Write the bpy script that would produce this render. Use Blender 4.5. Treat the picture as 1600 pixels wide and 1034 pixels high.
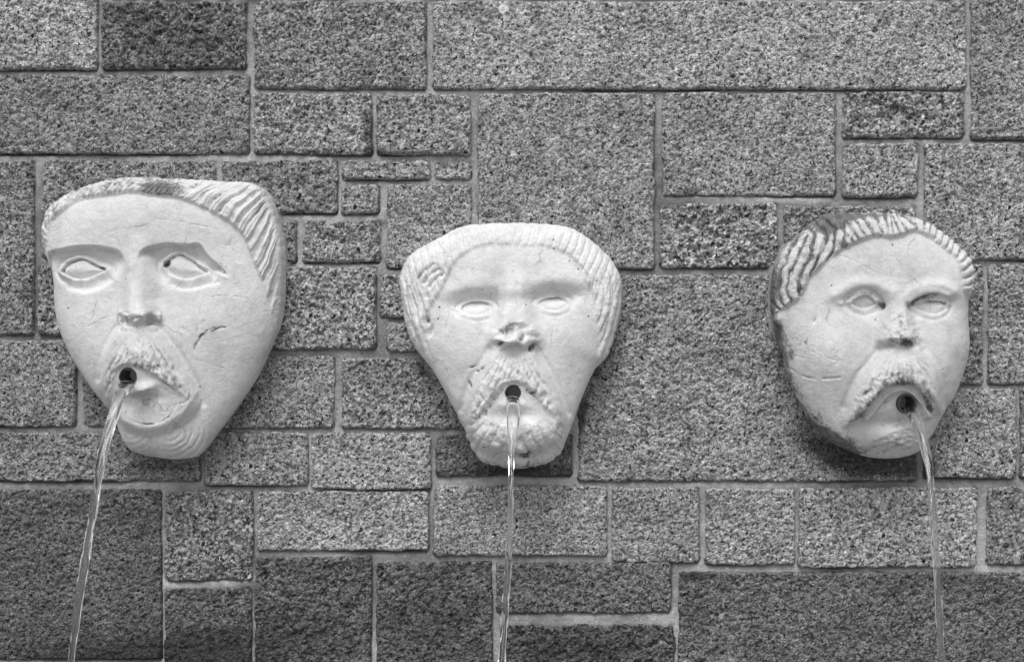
import bpy, math, random
import numpy as np

# ------------------------------------------------------------------ scene reset
for o in list(bpy.data.objects):
    bpy.data.objects.remove(o)
scene = bpy.context.scene
COL = scene.collection
random.seed(7)

# ------------------------------------------------------------------ camera / light
# 1 photo pixel = 1 mm on the wall face (1600 x 1034 mm in view)
Z0 = 1.25                 # height of the picture centre above the ground
CX, CY = 900.0, 600.0     # photo pixel straight in front of the lens
DIST = 2200.0             # mm from lens to wall
cam_d = bpy.data.cameras.new("camera")
cam = bpy.data.objects.new("camera", cam_d)
COL.objects.link(cam)
cam.location = ((CX - 800) / 1000, -DIST / 1000, Z0 + (517 - CY) / 1000)
cam.rotation_euler = (math.radians(90), 0, 0)
cam_d.sensor_width = 36
cam_d.lens = 36 * (DIST / 1000) / 1.6
cam_d.shift_x = -(CX - 800) / 1600
cam_d.shift_y = (CY - 517) / 1600
cam_d.clip_start = 0.05
cam_d.clip_end = 2000
scene.camera = cam

SUN_EL, SUN_AZ = 60.0, 12.0    # overcast: soft light from above, in front, a little from one side
world = bpy.data.worlds.new("World")
scene.world = world
world.use_nodes = True
wn, wl = world.node_tree.nodes, world.node_tree.links
wn.clear()
sky = wn.new("ShaderNodeTexSky")
sky.sky_type = 'NISHITA'
sky.sun_disc = False
sky.sun_elevation = math.radians(SUN_EL)
sky.sun_rotation = math.radians(180 + SUN_AZ)
sky.dust_density = 4.0
bw = wn.new("ShaderNodeRGBToBW")      # the photograph is black and white
bg = wn.new("ShaderNodeBackground")
bg.inputs["Strength"].default_value = 0.10
wo = wn.new("ShaderNodeOutputWorld")
wl.new(sky.outputs[0], bw.inputs[0])
wl.new(bw.outputs[0], bg.inputs[0])
wl.new(bg.outputs[0], wo.inputs[0])

sun_d = bpy.data.lights.new("sun", 'SUN')
sun_d.energy = 1.25
sun_d.angle = math.radians(30)
sun_d.color = (1, 1, 1)
sun = bpy.data.objects.new("sun", sun_d)
COL.objects.link(sun)
sun.location = (-1, -3, 5)
sun.rotation_euler = (math.radians(90 - SUN_EL), 0, math.radians(-SUN_AZ))

vs = scene.view_settings
vs.view_transform = 'Standard'
vs.look = 'None'
vs.gamma = 1
vs.use_curve_mapping = False
vs.exposure = 0.60
scene.render.engine = 'CYCLES'
scene.render.resolution_x = 1024
scene.render.resolution_y = 661
scene.cycles.max_bounces = 8
scene.cycles.transmission_bounces = 8

# ------------------------------------------------------------------ numpy noise
def _hash(ix, iy, seed):
    h = (ix.astype(np.int64) * 374761393 + iy.astype(np.int64) * 668265263 + seed * 1442695041) & 0x7fffffff
    h = ((h ^ (h >> 13)) * 1274126177) & 0x7fffffff
    h = ((h ^ (h >> 16)) * 2246822519) & 0x7fffffff
    return ((h ^ (h >> 15)) & 0xffffff) / float(0xffffff)

def vnoise(x, y, seed=0):
    ix, iy = np.floor(x), np.floor(y)
    fx, fy = x - ix, y - iy
    fx = fx * fx * fx * (fx * (fx * 6 - 15) + 10)
    fy = fy * fy * fy * (fy * (fy * 6 - 15) + 10)
    a, b = _hash(ix, iy, seed), _hash(ix + 1, iy, seed)
    c, d = _hash(ix, iy + 1, seed), _hash(ix + 1, iy + 1, seed)
    return ((a + (b - a) * fx) * (1 - fy) + (c + (d - c) * fx) * fy) * 2 - 1

def fbm(x, y, wave, octaves=3, seed=0, gain=0.55):
    r, amp, tot = 0, 1.0, 0
    f = 1.0 / wave
    for k in range(octaves):
        c, s = math.cos(0.7 * k + .3), math.sin(0.7 * k + .3)
        r = r + amp * vnoise((c * x - s * y) * f + 17.3 * k, (s * x + c * y) * f - 9.1 * k, seed + 31 * k)
        tot += amp
        amp *= gain
        f *= 2.03
    return r / tot

def cell(x, y, wave, seed=0):
    """F1 distance of jittered cells (0 centre .. ~1) and a random value per cell"""
    x, y = x / wave, y / wave
    ix, iy = np.floor(x), np.floor(y)
    best = np.full(x.shape, 9.0)
    val = np.zeros(x.shape)
    for dx in (-1, 0, 1):
        for dy in (-1, 0, 1):
            jx, jy = ix + dx, iy + dy
            px = jx + _hash(jx, jy, seed)
            py = jy + _hash(jx, jy, seed + 5)
            d = np.hypot(x - px, y - py)
            m = d < best
            best = np.where(m, d, best)
            val = np.where(m, _hash(jx, jy, seed + 11), val)
    return best, val

def sst(a, b, x):
    t = np.clip((x - a) / (b - a), 0, 1)
    return t * t * (3 - 2 * t)

# ------------------------------------------------------------------ 2-D drawing helpers (photo millimetres)
def catmull(pts, n=8, closed=False):
    p = np.array(pts, float)
    m = len(p)
    out = []
    rng = range(m) if closed else range(m - 1)
    for i in rng:
        if closed:
            p0, p1, p2, p3 = p[(i - 1) % m], p[i], p[(i + 1) % m], p[(i + 2) % m]
        else:
            p0, p1, p2, p3 = p[max(i - 1, 0)], p[i], p[i + 1], p[min(i + 2, m - 1)]
        for k in range(n):
            t = k / n
            out.append(.5 * ((2 * p1) + (-p0 + p2) * t + (2 * p0 - 5 * p1 + 4 * p2 - p3) * t * t + (-p0 + 3 * p1 - 3 * p2 + p3) * t ** 3))
    if not closed:
        out.append(p[-1])
    return np.array(out)

def pline(x, y, pts, closed=False):
    """distance to a polyline, arc length of the nearest point, side (+1 right of travel, image axes)"""
    p = np.array(pts, float)
    if closed:
        p = np.vstack([p, p[:1]])
    best = np.full(x.shape, 1e9)
    arc = np.zeros(x.shape)
    side = np.ones(x.shape)
    acc = 0.0
    for i in range(len(p) - 1):
        a, b = p[i], p[i + 1]
        dx, dy = b - a
        L = math.hypot(dx, dy)
        if L < 1e-9:
            continue
        t = np.clip(((x - a[0]) * dx + (y - a[1]) * dy) / (L * L), 0, 1)
        d = np.hypot(x - a[0] - t * dx, y - a[1] - t * dy)
        m = d < best
        best = np.where(m, d, best)
        arc = np.where(m, acc + t * L, arc)
        side = np.where(m, np.sign(dx * (y - a[1]) - dy * (x - a[0])), side)
        acc += L
    return best, arc, side

def inside(x, y, pts):
    p = np.array(pts, float)
    c = np.zeros(x.shape, bool)
    j = len(p) - 1
    for i in range(len(p)):
        yi, yj, xi, xj = p[i][1], p[j][1], p[i][0], p[j][0]
        if yi != yj:
            m = ((yi > y) != (yj > y)) & (x < (xj - xi) * (y - yi) / (yj - yi) + xi)
            c ^= m
        j = i
    return c

def sdf(x, y, pts):
    d, _, _ = pline(x, y, pts, True)
    return np.where(inside(x, y, pts), d, -d)

def gau(x, y, cx, cy, sx, sy, rot=0):
    c, s = math.cos(math.radians(rot)), math.sin(math.radians(rot))
    a, b = (x - cx) * c + (y - cy) * s, -(x - cx) * s + (y - cy) * c
    return np.exp(-(a / sx) ** 2 - (b / sy) ** 2)

def band(x, y, top, bot, wtop, wbot):
    """region between two lines, its edge soft over wtop at the first and wbot at the second"""
    top, bot = catmull(top), catmull(bot)
    poly = np.vstack([top, bot[::-1]])
    ins = inside(x, y, poly)
    dt, _, _ = pline(x, y, top)
    db, sb, _ = pline(x, y, bot)
    return ins * sst(0, wtop, dt) * sst(0, wbot, db), sb, db, dt

def groove(x, y, pts, w, n=6):
    d, s, _ = pline(x, y, catmull(pts, n))
    return np.exp(-(d / w) ** 2)

# ------------------------------------------------------------------ objects
def to_world(u, v, d):
    return np.stack([(u - 800) / 1000, -d / 1000, Z0 + (517 - v) / 1000], -1)

def tag(o, label=None, cat=None, group=None, kind=None):
    if label: o["label"] = label
    if cat: o["category"] = cat
    if group: o["group"] = group
    if kind: o["kind"] = kind
    return o

def empty(name, loc=(0, 0, 0)):
    o = bpy.data.objects.new(name, None)
    o.location = loc
    o.empty_display_size = .05
    COL.objects.link(o)
    return o

def build(name, verts, quads, mat, parent=None, smooth=True, normals=None, attrs=None):
    me = bpy.data.meshes.new(name)
    verts = np.asarray(verts, np.float32)
    quads = np.asarray(quads, np.int32)
    k = quads.shape[1]
    me.vertices.add(len(verts))
    me.vertices.foreach_set("co", verts.ravel())
    me.loops.add(quads.size)
    me.loops.foreach_set("vertex_index", quads.ravel())
    me.polygons.add(len(quads))
    me.polygons.foreach_set("loop_start", np.arange(0, quads.size, k, dtype=np.int32))
    me.polygons.foreach_set("loop_total", np.full(len(quads), k, np.int32))
    me.polygons.foreach_set("use_smooth", np.full(len(quads), smooth))
    me.update(calc_edges=True)
    me.validate()
    for an, av in (attrs or {}).items():
        a = me.attributes.new(an, 'FLOAT', 'POINT')
        a.data.foreach_set("value", np.asarray(av, np.float32))
    if normals is not None:
        me.normals_split_custom_set_from_vertices(np.asarray(normals, float).tolist())
    me.materials.append(mat)
    o = bpy.data.objects.new(name, me)
    COL.objects.link(o)
    if parent:
        o.parent = parent
        o.matrix_parent_inverse = parent.matrix_basis.inverted()
    return o

def grid_quads(nu, nv):
    i = np.arange(nu * nv).reshape(nu, nv)
    return np.stack([i[:-1, :-1], i[1:, :-1], i[1:, 1:], i[:-1, 1:]], -1).reshape(-1, 4)

# ------------------------------------------------------------------ materials
class NT:
    def __init__(self, name):
        self.m = bpy.data.materials.new(name)
        self.m.use_nodes = True
        self.t = self.m.node_tree
        self.t.nodes.clear()
        self.out = self.n("ShaderNodeOutputMaterial")
        self.b = self.n("ShaderNodeBsdfPrincipled")
        self.l(self.b.outputs[0], self.out.inputs[0])
        self.co = self.n("ShaderNodeTexCoord").outputs["Object"]
    def n(self, typ, **kw):
        nd = self.t.nodes.new(typ)
        for k, v in kw.items():
            setattr(nd, k, v)
        return nd
    def l(self, a, b):
        self.t.links.new(a, b)
    def val(self, sock, v):
        if hasattr(v, "links") or isinstance(v, bpy.types.NodeSocket):
            self.l(v, sock)
        else:
            sock.default_value = v
    def math(self, op, a, b=0.0, clamp=False):
        nd = self.n("ShaderNodeMath", operation=op, use_clamp=clamp)
        self.val(nd.inputs[0], a)
        self.val(nd.inputs[1], b)
        return nd.outputs[0]
    def noise(self, scale, detail=4, rough=.55, dist=0.0, co=None):
        nd = self.n("ShaderNodeTexNoise")
        nd.inputs["Scale"].default_value = scale
        nd.inputs["Detail"].default_value = detail
        nd.inputs["Roughness"].default_value = rough
        nd.inputs["Distortion"].default_value = dist
        self.l(co or self.co, nd.inputs["Vector"])
        return nd.outputs["Fac"]
    def voro(self, scale, feature='F1', co=None):
        nd = self.n("ShaderNodeTexVoronoi", feature=feature)
        nd.inputs["Scale"].default_value = scale
        self.l(co or self.co, nd.inputs["Vector"])
        return nd
    def ramp(self, fac, *stops):
        nd = self.n("ShaderNodeValToRGB")
        el = nd.color_ramp.elements
        while len(el) < len(stops):
            el.new(.5)
        for e, (p, c) in zip(el, stops):
            e.position = p
            e.color = (c, c, c, 1)
        self.l(fac, nd.inputs[0])
        return nd.outputs[0]
    def mix(self, fac, a, b):
        nd = self.n("ShaderNodeMix", data_type='FLOAT')
        self.val(nd.inputs[0], fac)
        self.val(nd.inputs[2], a)
        self.val(nd.inputs[3], b)
        return nd.outputs[0]
    def attr(self, name, typ='GEOMETRY'):
        nd = self.n("ShaderNodeAttribute", attribute_type=typ, attribute_name=name)
        return nd.outputs["Fac"]
    def bump(self, h, dist, strength=1.0):
        nd = self.n("ShaderNodeBump")
        nd.inputs["Strength"].default_value = strength
        nd.inputs["Distance"].default_value = dist
        self.l(h, nd.inputs["Height"])
        self.l(nd.outputs[0], self.b.inputs["Normal"])
    def finish(self, col, rough=.85, spec=.3):
        self.val(self.b.inputs["Base Color"], col)
        self.val(self.b.inputs["Roughness"], rough)
        self.b.inputs["Specular IOR Level"].default_value = spec
        return self.m

def mat_stone():
    t = NT("shell_stone")
    tone = t.attr("tone", 'OBJECT')
    wet = t.attr("wet", 'OBJECT')
    warp = t.n("ShaderNodeVectorMath", operation='MULTIPLY_ADD')
    nz = t.n("ShaderNodeTexNoise")
    nz.inputs["Scale"].default_value = 120
    t.l(t.co, nz.inputs["Vector"])
    t.l(nz.outputs["Color"], warp.inputs[0])
    warp.inputs[1].default_value = (.006, .006, .006)
    gsc = t.n("ShaderNodeVectorMath", operation='SCALE')   # grain size differs from stone to stone
    t.l(t.co, gsc.inputs[0])
    t.l(t.attr("grain", 'OBJECT'), gsc.inputs["Scale"])
    t.co = gsc.outputs[0]
    t.l(t.co, warp.inputs[2])
    wc = warp.outputs[0]
    v1 = t.voro(290, co=wc)                 # single grains
    g1 = t.n("ShaderNodeSeparateColor")
    t.l(v1.outputs["Color"], g1.inputs[0])
    grain = t.ramp(g1.outputs[0], (0, .24), (.2, .66), (.55, 1.0), (.92, 1.28), (1, 1.65))
    blot = t.math('MULTIPLY', t.ramp(t.noise(14, 5, .62), (.28, .66), (.5, 1.0), (.72, 1.24)), t.ramp(t.noise(48, 4, .6), (.32, .74), (.55, 1.06)))
    fine = t.ramp(t.noise(420, 3, .6), (.32, .5), (.5, 1.0), (.68, 1.42))
    pore = t.ramp(t.noise(190, 4, .72, .8), (.40, .05), (.465, 1.0))
    coarse = t.attr("coarse", 'OBJECT')
    flake = t.ramp(t.noise(58, 5, .6, 2.6), (.36, .45), (.47, 1.0), (.56, 1.0), (.64, 1.5))
    flake = t.mix(t.math('MULTIPLY', coarse, .85, clamp=True), 1.0, flake)
    v2 = t.voro(17, co=wc)                  # scattered pale shell chips
    g2 = t.n("ShaderNodeSeparateColor")
    t.l(v2.outputs["Color"], g2.inputs[0])
    size = t.math('ADD', t.math('MULTIPLY', t.math('MULTIPLY', g2.outputs[2], g2.outputs[2]), .11), .035)
    near = t.math('LESS_THAN', v2.outputs["Distance"], size)
    rare = t.math('GREATER_THAN', g2.outputs[1], .62)
    chip = t.math('MULTIPLY', near, rare)
    grain = t.mix(t.math('MULTIPLY', t.math('SUBTRACT', 1.0, coarse), .5, clamp=True), grain, 1.0)
    c = t.math('MULTIPLY', grain, blot)
    c = t.math('MULTIPLY', c, fine)
    c = t.math('MULTIPLY', c, pore)
    c = t.math('MULTIPLY', c, flake)
    c = t.math('MULTIPLY', c, .40)
    c = t.mix(t.math('MULTIPLY', chip, .85), c, .66)
    c = t.math('MULTIPLY', c, tone)
    # damp patches
    damp = t.ramp(t.noise(6, 4, .6), (.35, 0), (.6, 1))
    damp = t.math('MULTIPLY', t.math('ADD', t.math('MULTIPLY', damp, .5), .55), wet, clamp=True)
    c = t.math('MULTIPLY', c, t.mix(damp, 1.0, .58))
    # black growth in the pores, mixed with painted shade beside and below the masks
    gr = t.math('ADD', t.attr("grime_shade"), t.math('MULTIPLY', t.math('SUBTRACT', t.noise(95, 6, .75), .5), 2.4))
    gr = t.math('MULTIPLY', t.ramp(gr, (.22, 0), (.65, 1)), t.ramp(t.attr("grime_shade"), (.04, 0), (.25, 1)))
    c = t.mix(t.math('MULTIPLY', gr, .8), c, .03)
    hh = t.math('ADD', t.math('MULTIPLY', v1.outputs["Distance"], -1.0), t.math('MULTIPLY', t.noise(330, 4, .65), 1.2))
    t.bump(hh, .0022, .8)
    return t.finish(c, t.mix(damp, .9, .55), .25)

def mat_mortar():
    t = NT("mortar")
    lum = t.ramp(t.noise(9, 5, .6), (.25, .24), (.5, .44), (.75, .62))
    dirt = t.ramp(t.noise(3.2, 4, .6), (.36, .5), (.55, 1))
    f = t.math('MULTIPLY', t.ramp(t.noise(320, 3, .7), (.3, .7), (.7, 1.25)), t.ramp(t.noise(60, 4, .65), (.3, .75), (.6, 1.08)))
    c = t.math('MULTIPLY', t.math('MULTIPLY', lum, dirt), f)
    t.bump(t.noise(240, 5, .7), .004, .8)
    return t.finish(c, .92, .2)

def mat_mask(name, base, dirt):
    t = NT(name)
    st = t.attr("stain")  # stains plus painted crease and underside shade
    mot = t.math('MULTIPLY', t.ramp(t.noise(8, 5, .6), (.25, .84), (.5, 1.0), (.75, 1.07)), t.ramp(t.noise(28, 6, .7), (.28, .80), (.5, 1.0)))
    f = t.math('MULTIPLY', t.ramp(t.noise(70, 4, .6), (.3, .9), (.55, 1.0)), t.ramp(t.noise(380, 3, .7), (.3, .9), (.7, 1.08)))
    c = t.math('MULTIPLY', t.math('MULTIPLY', mot, f), base)
    # pin holes
    v = t.voro(75)
    g = t.n("ShaderNodeSeparateColor")
    t.l(v.outputs["Color"], g.inputs[0])
    pin = t.math('MULTIPLY', t.math('LESS_THAN', v.outputs["Distance"], t.math('MULTIPLY', g.outputs[1], .13)),
                 t.math('GREATER_THAN', g.outputs[0], 1 - dirt))
    # fine crazing, only in places
    cw = t.n("ShaderNodeVectorMath", operation='MULTIPLY_ADD')
    nz = t.n("ShaderNodeTexNoise")
    nz.inputs["Scale"].default_value = 38
    nz.inputs["Detail"].default_value = 4
    t.l(t.co, nz.inputs["Vector"])
    t.l(nz.outputs["Color"], cw.inputs[0])
    cw.inputs[1].default_value = (.03, .03, .03)
    t.l(t.co, cw.inputs[2])
    ve = t.voro(13, 'DISTANCE_TO_EDGE', cw.outputs[0])
    craze = t.math('MULTIPLY', t.ramp(ve.outputs["Distance"], (.0, 1), (.014, 0)), t.ramp(t.noise(17, 3), (.52, 0), (.62, 1)))
    # stains and painted crease shade break up along noise
    n = t.noise(75, 8, .78, .6)
    s = t.math('ADD', t.math('MULTIPLY', st, 1.25), t.math('MULTIPLY', t.math('SUBTRACT', n, .5), 3.4))
    sm = t.ramp(s, (.28, 0), (.85, 1))
    sm = t.math('MULTIPLY', sm, t.ramp(st, (.02, 0), (.2, 1)))
    c = t.mix(t.math('MULTIPLY', sm, .9), c, t.ramp(t.noise(110, 4, .65), (.35, .045), (.65, .16)))
    c = t.mix(t.math('MULTIPLY', pin, .8), c, .06)
    c = t.math('MULTIPLY', c, t.mix(craze, 1.0, .72))
    hh = t.math('ADD', t.math('MULTIPLY', t.noise(45, 5, .6), 1.0), t.math('MULTIPLY', t.noise(260, 4, .7), .6))
    hh = t.math('SUBTRACT', hh, t.math('MULTIPLY', pin, .6))
    hh = t.math('SUBTRACT', hh, t.math('MULTIPLY', craze, .35))
    t.bump(hh, .0028, .6)
    return t.finish(c, .8, .25)

def mat_metal():
    t = NT("spout_metal")
    c = t.ramp(t.noise(90, 4), (.3, .05), (.7, .14))
    t.b.inputs["Metallic"].default_value = .3
    return t.finish(c, .5, .4)

def mat_water(name="clear_water"):
    t = NT(name)
    t.b.inputs["Transmission Weight"].default_value = 1.0
    t.b.inputs["IOR"].default_value = 1.333
    return t.finish((1, 1, 1, 1), .02, .5)

def mat_ground():
    t = NT("paving")
    c = t.ramp(t.noise(5, 6, .6), (.3, .3), (.7, .42))
    t.bump(t.noise(60, 5), .004, .6)
    return t.finish(c, .9, .2)

M_STONE, M_MORTAR = mat_stone(), mat_mortar()
M_MASK = [mat_mask("pale_plaster", .66, .16), mat_mask("white_plaster", .71, .28), mat_mask("weathered_plaster", .63, .22)]
M_METAL, M_WATER, M_GROUND = mat_metal(), mat_water(), mat_ground()

# ------------------------------------------------------------------ ground and pool
def sheet(name, x0, x1, y0, y1, z, mat):
    return build(name, [(x0, y0, z), (x1, y0, z), (x1, y1, z), (x0, y1, z)], [[0, 1, 2, 3]], mat, smooth=False)
tag(sheet("ground", -300, 300, -300, .0, 0, M_GROUND), kind="structure")
pool_m = NT("pool_water")
pool_m.bump(pool_m.noise(7, 3), .02, .5)
tag(sheet("water", -2.2, 2.2, -1.0, -.02, .004, pool_m.finish((.03, .03, .03, 1), .05, .5)), kind="structure")

# ------------------------------------------------------------------ wall
# photo pixels of every stone: x0, y0, x1, y1, tone, coarseness, wetness
STONES = [
    (-150, -90, 149, 106, 1.15, .5, 0), (160, 4, 383, 105, .62, 1.0, .3), (397, 3, 664, 137, .88, .75, .1),
    (677, 3, 1508, 137, 1.12, .35, 0), (1520, -90, 1720, 215, .92, .5, 0), (-150, 118, 388, 238, .82, .45, .2),
    (397, 147, 579, 239, 1.05, .85, 0), (590, 148, 734, 239, .98, .6, 0), (748, 147, 1021, 418, .98, .4, 0),
    (1037, 146, 1305, 304, .98, .45, 0), (1319, 144, 1507, 212, .98, 1.2, 0), (1319, 225, 1434, 306, 1.08, .6, 0),
    (1446, 225, 1720, 404, 1.05, .5, 0), (-150, 252, 50, 522, .85, .5, .1), (66, 252, 334, 402, .84, .6, .1),
    (346, 252, 525, 331, .78, .65, .2), (535, 252, 669, 278, .98, .5, 0), (680, 253, 735, 277, .98, .5, 0),
    (535, 291, 591, 332, .95, .5, 0), (605, 288, 735, 417, 1.0, .5, 0), (474, 347, 592, 408, .95, .9, 0),
    (390, 347, 461, 408, .9, .8, .1), (400, 418, 586, 544, 1.05, .9, 0), (594, 429, 735, 494, 1.0, .6, 0),
    (605, 504, 735, 547, 1.0, .5, 0), (60, 414, 200, 522, .85, .7, .1), (-150, 532, 116, 664, .92, .45, .1),
    (131, 532, 290, 664, .8, .5, .2), (305, 557, 520, 667, .95, .55, .1), (534, 560, 780, 668, .92, .7, .1),
    (-150, 676, 310, 750, .85, .5, .2), (320, 676, 479, 757, .92, .4, .1), (487, 677, 671, 763, 1.1, .35, 0),
    (683, 680, 892, 742, .66, .5, .6), (904, 430, 1431, 750, .98, .5, .05), (1446, 608, 1587, 745, 1.0, .4, 0),
    (1032, 319, 1213, 416, 1.0, 1.1, 0), (1227, 323, 1431, 406, .92, .9, .1), (1440, 412, 1536, 598, .88, .9, .1),
    (1546, 412, 1720, 598, .98, .5, 0), (1596, 608, 1720, 745, .9, .6, 0), (-150, 765, 250, 1029, .6, .5, .7),
    (259, 768, 393, 905, .9, .95, .3), (257, 918, 390, 1120, .62, .7, .8), (402, 769, 668, 859, 1.05, .35, 0),
    (398, 871, 578, 1120, .58, .75, .8), (589, 879, 767, 1120, .58, .6, .9), (679, 760, 947, 867, 1.05, .4, 0),
    (958, 763, 1092, 877, .95, .45, .1), (1104, 765, 1241, 881, 1.05, .5, 0), (1250, 763, 1525, 885, 1.1, .6, 0),
    (1543, 762, 1720, 881, .82, .5, .2), (777, 880, 1048, 956, .68, .55, .7), (790, 976, 1052, 1120, .52, .9, 1),
    (1062, 895, 1720, 1120, .68, .6, .7),
]
# plain courses carry the wall on beyond the picture
rs = random.Random(3)
def course(y0, y1, xa, xb):
    x = xa
    while x < xb - 60:
        w = min(rs.uniform(140, 420), xb - x)
        if xb - x - w < 100:
            w = xb - x
        STONES.append((x, y0, x + w - 12, y1, rs.uniform(.8, 1.1), .5, 0))
        x += w
for y0, y1 in ((-430, -280), (-268, -172), (-160, -102)):
    course(y0, y1, -900, 2500)
course(-90, -8, 160, 1510)
for y0, y1 in ((-90, 106), (118, 238), (252, 400), (412, 522), (532, 664), (676, 750), (765, 890), (902, 1029)):
    course(y0, y1, -900, -150)
for y0, y1 in ((-90, 60), (72, 215), (225, 404), (412, 598), (608, 745), (762, 881), (895, 1120)):
    course(y0, y1, 1732, 2500)
course(1041, 1120, -900, 250)
for y0, y1 in ((1132, 1270), (1282, 1380), (1392, 1560), (1572, 1760)):
    course(y0, y1, -900, 2500)

wall = tag(empty("stone_wall", (0, 0, 0)),
           "rough grey shell-stone block wall with pale mortar joints behind the carved faces", "wall")

# growth on the stones, and contact shade painted around the masks: x, y, spread x, spread y, turn, strength
GRIME_SHADE = [(938, 545, 22, 60, 20, .75), (905, 660, 12, 45, 15, .8), (1288, 705, 55, 22, 30, .6), (1395, 727, 60, 18, 0, 1.0), (1440, 730, 22, 24, 0, .7), (1335, 716, 50, 16, 18, .9), (800, 736, 95, 12, 0, .8),
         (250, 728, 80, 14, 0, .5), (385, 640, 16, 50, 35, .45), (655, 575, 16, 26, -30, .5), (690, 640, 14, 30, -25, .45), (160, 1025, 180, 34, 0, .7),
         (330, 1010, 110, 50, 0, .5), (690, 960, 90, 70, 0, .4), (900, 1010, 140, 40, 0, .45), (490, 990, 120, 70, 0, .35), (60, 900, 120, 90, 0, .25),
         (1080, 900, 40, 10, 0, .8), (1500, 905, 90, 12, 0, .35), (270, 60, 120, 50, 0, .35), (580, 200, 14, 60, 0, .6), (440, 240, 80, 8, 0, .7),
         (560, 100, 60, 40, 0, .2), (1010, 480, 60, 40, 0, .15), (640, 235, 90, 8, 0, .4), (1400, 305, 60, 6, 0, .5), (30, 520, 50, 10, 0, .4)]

def make_stone(i, x0, y0, x1, y1, tone, coarse, wet):
    infr = x1 > -5 and x0 < 1605 and y1 > -5 and y0 < 1040
    x0, y0, x1, y1 = x0 - 2.2, y0 - 2.0, x1 + 2.2, y1 + 2.2
    step = 1.7 if infr else 8.0
    # only the piece inside the picture (plus a margin) is finely meshed
    nx, ny = max(int((x1 - x0) / step), 5), max(int((y1 - y0) / step), 5)
    u = np.linspace(x0, x1, nx + 1)
    v = np.linspace(y0, y1, ny + 1)
    if len(u) > 5 and len(v) > 5:
        e = np.array([0, .35, .8, 1.4])
        u = np.concatenate([x0 + e, u[2:-2], x1 - e[::-1]])
        v = np.concatenate([y0 + e, v[2:-2], y1 - e[::-1]])
    U, V = np.meshgrid(u, v, indexing='ij')
    s = i * 13
    # ragged outline
    dl, dr, dt, db = U - x0, x1 - U, V - y0, y1 - V
    ed = np.minimum(np.minimum(dl, dr), np.minimum(dt, db))
    k = 1.0 + coarse
    near = np.exp(-ed / 10)
    zero = np.zeros_like(U)
    wx = near * (fbm(zero + i * 7.7, V, 30, 4, s + 1) * 2.0 * k)
    wy = near * (fbm(U, zero + i * 3.3, 30, 4, s + 2) * 1.6 * k)
    # chipped corners
    cd = np.minimum(np.minimum(np.hypot(dl, dt), np.hypot(dr, dt)), np.minimum(np.hypot(dl, db), np.hypot(dr, db)))
    X, Y = U + wx, V + wy
    eff = ed + fbm(U, V, 11, 3, s + 3) * 1.8 * k * np.exp(-ed / 8) - 3.0 * np.exp(-cd / 5)
    rise = np.sqrt(np.clip(1 - (1 - np.clip(eff / 2.8, 0, 1)) ** 2, 0, 1))
    d = -14 + 14 * rise
    d += rise * (rs.uniform(-1.5, 3.5) + 1.6 * fbm(U, V, 90, 2, s + 4))
    if True:
        f1, cv = cell(U + 2 * fbm(U, V, 12, 2, s + 9), V + 2 * fbm(V, U, 12, 2, s + 10), 4.4, s + 5)
        d += rise * (0.55 + .5 * coarse) * ((.75 - f1) * 1.3 + (cv - .5) * 1.5)
        p = fbm(U, V, 9.5, 3, s + 6)
        d -= rise * (.8 + 2.8 * coarse) * sst(.18, .5, p + .08 * coarse)
        p = fbm(U, V, 5.0, 2, s + 8)
        d -= rise * 2.6 * sst(.22, .5, p)
        d -= rise * 6 * max(coarse - .65, 0) * 2 * sst(.22, .5, fbm(U, V, 17, 3, s + 12))
        q = fbm(U, V, 24, 3, s + 7)
        d += rise * (0.4 + 1.6 * coarse ** 2) * q
    edge = ed <= 1e-6
    d = np.where(edge, -32, d)
    W = to_world(X, Y, d).reshape(-1, 3)
    # local origin at the stone's centre so every stone gets its own piece of grain
    cx, cy = (x0 + x1) / 2, (y0 + y1) / 2
    org = to_world(np.array(cx), np.array(cy), np.array(0.0))
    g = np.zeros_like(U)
    for (gx, gy, gsx, gsy, rot, am) in GRIME_SHADE:
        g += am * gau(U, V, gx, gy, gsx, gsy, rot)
    o = build("stone", W - org, grid_quads(*U.shape)[:, ::-1], M_STONE, None, attrs={"grime_shade": np.clip(g, 0, 1).ravel()})
    o.parent = wall
    o.location = org
    o["tone"] = float(tone)
    o["wet"] = float(wet)
    o["coarse"] = float(coarse)
    o["grain"] = rs.uniform(.85, 1.25) * (1.08 - .22 * coarse)
    return o

for i, sdef in enumerate(STONES):
    make_stone(i, *sdef)

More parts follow.
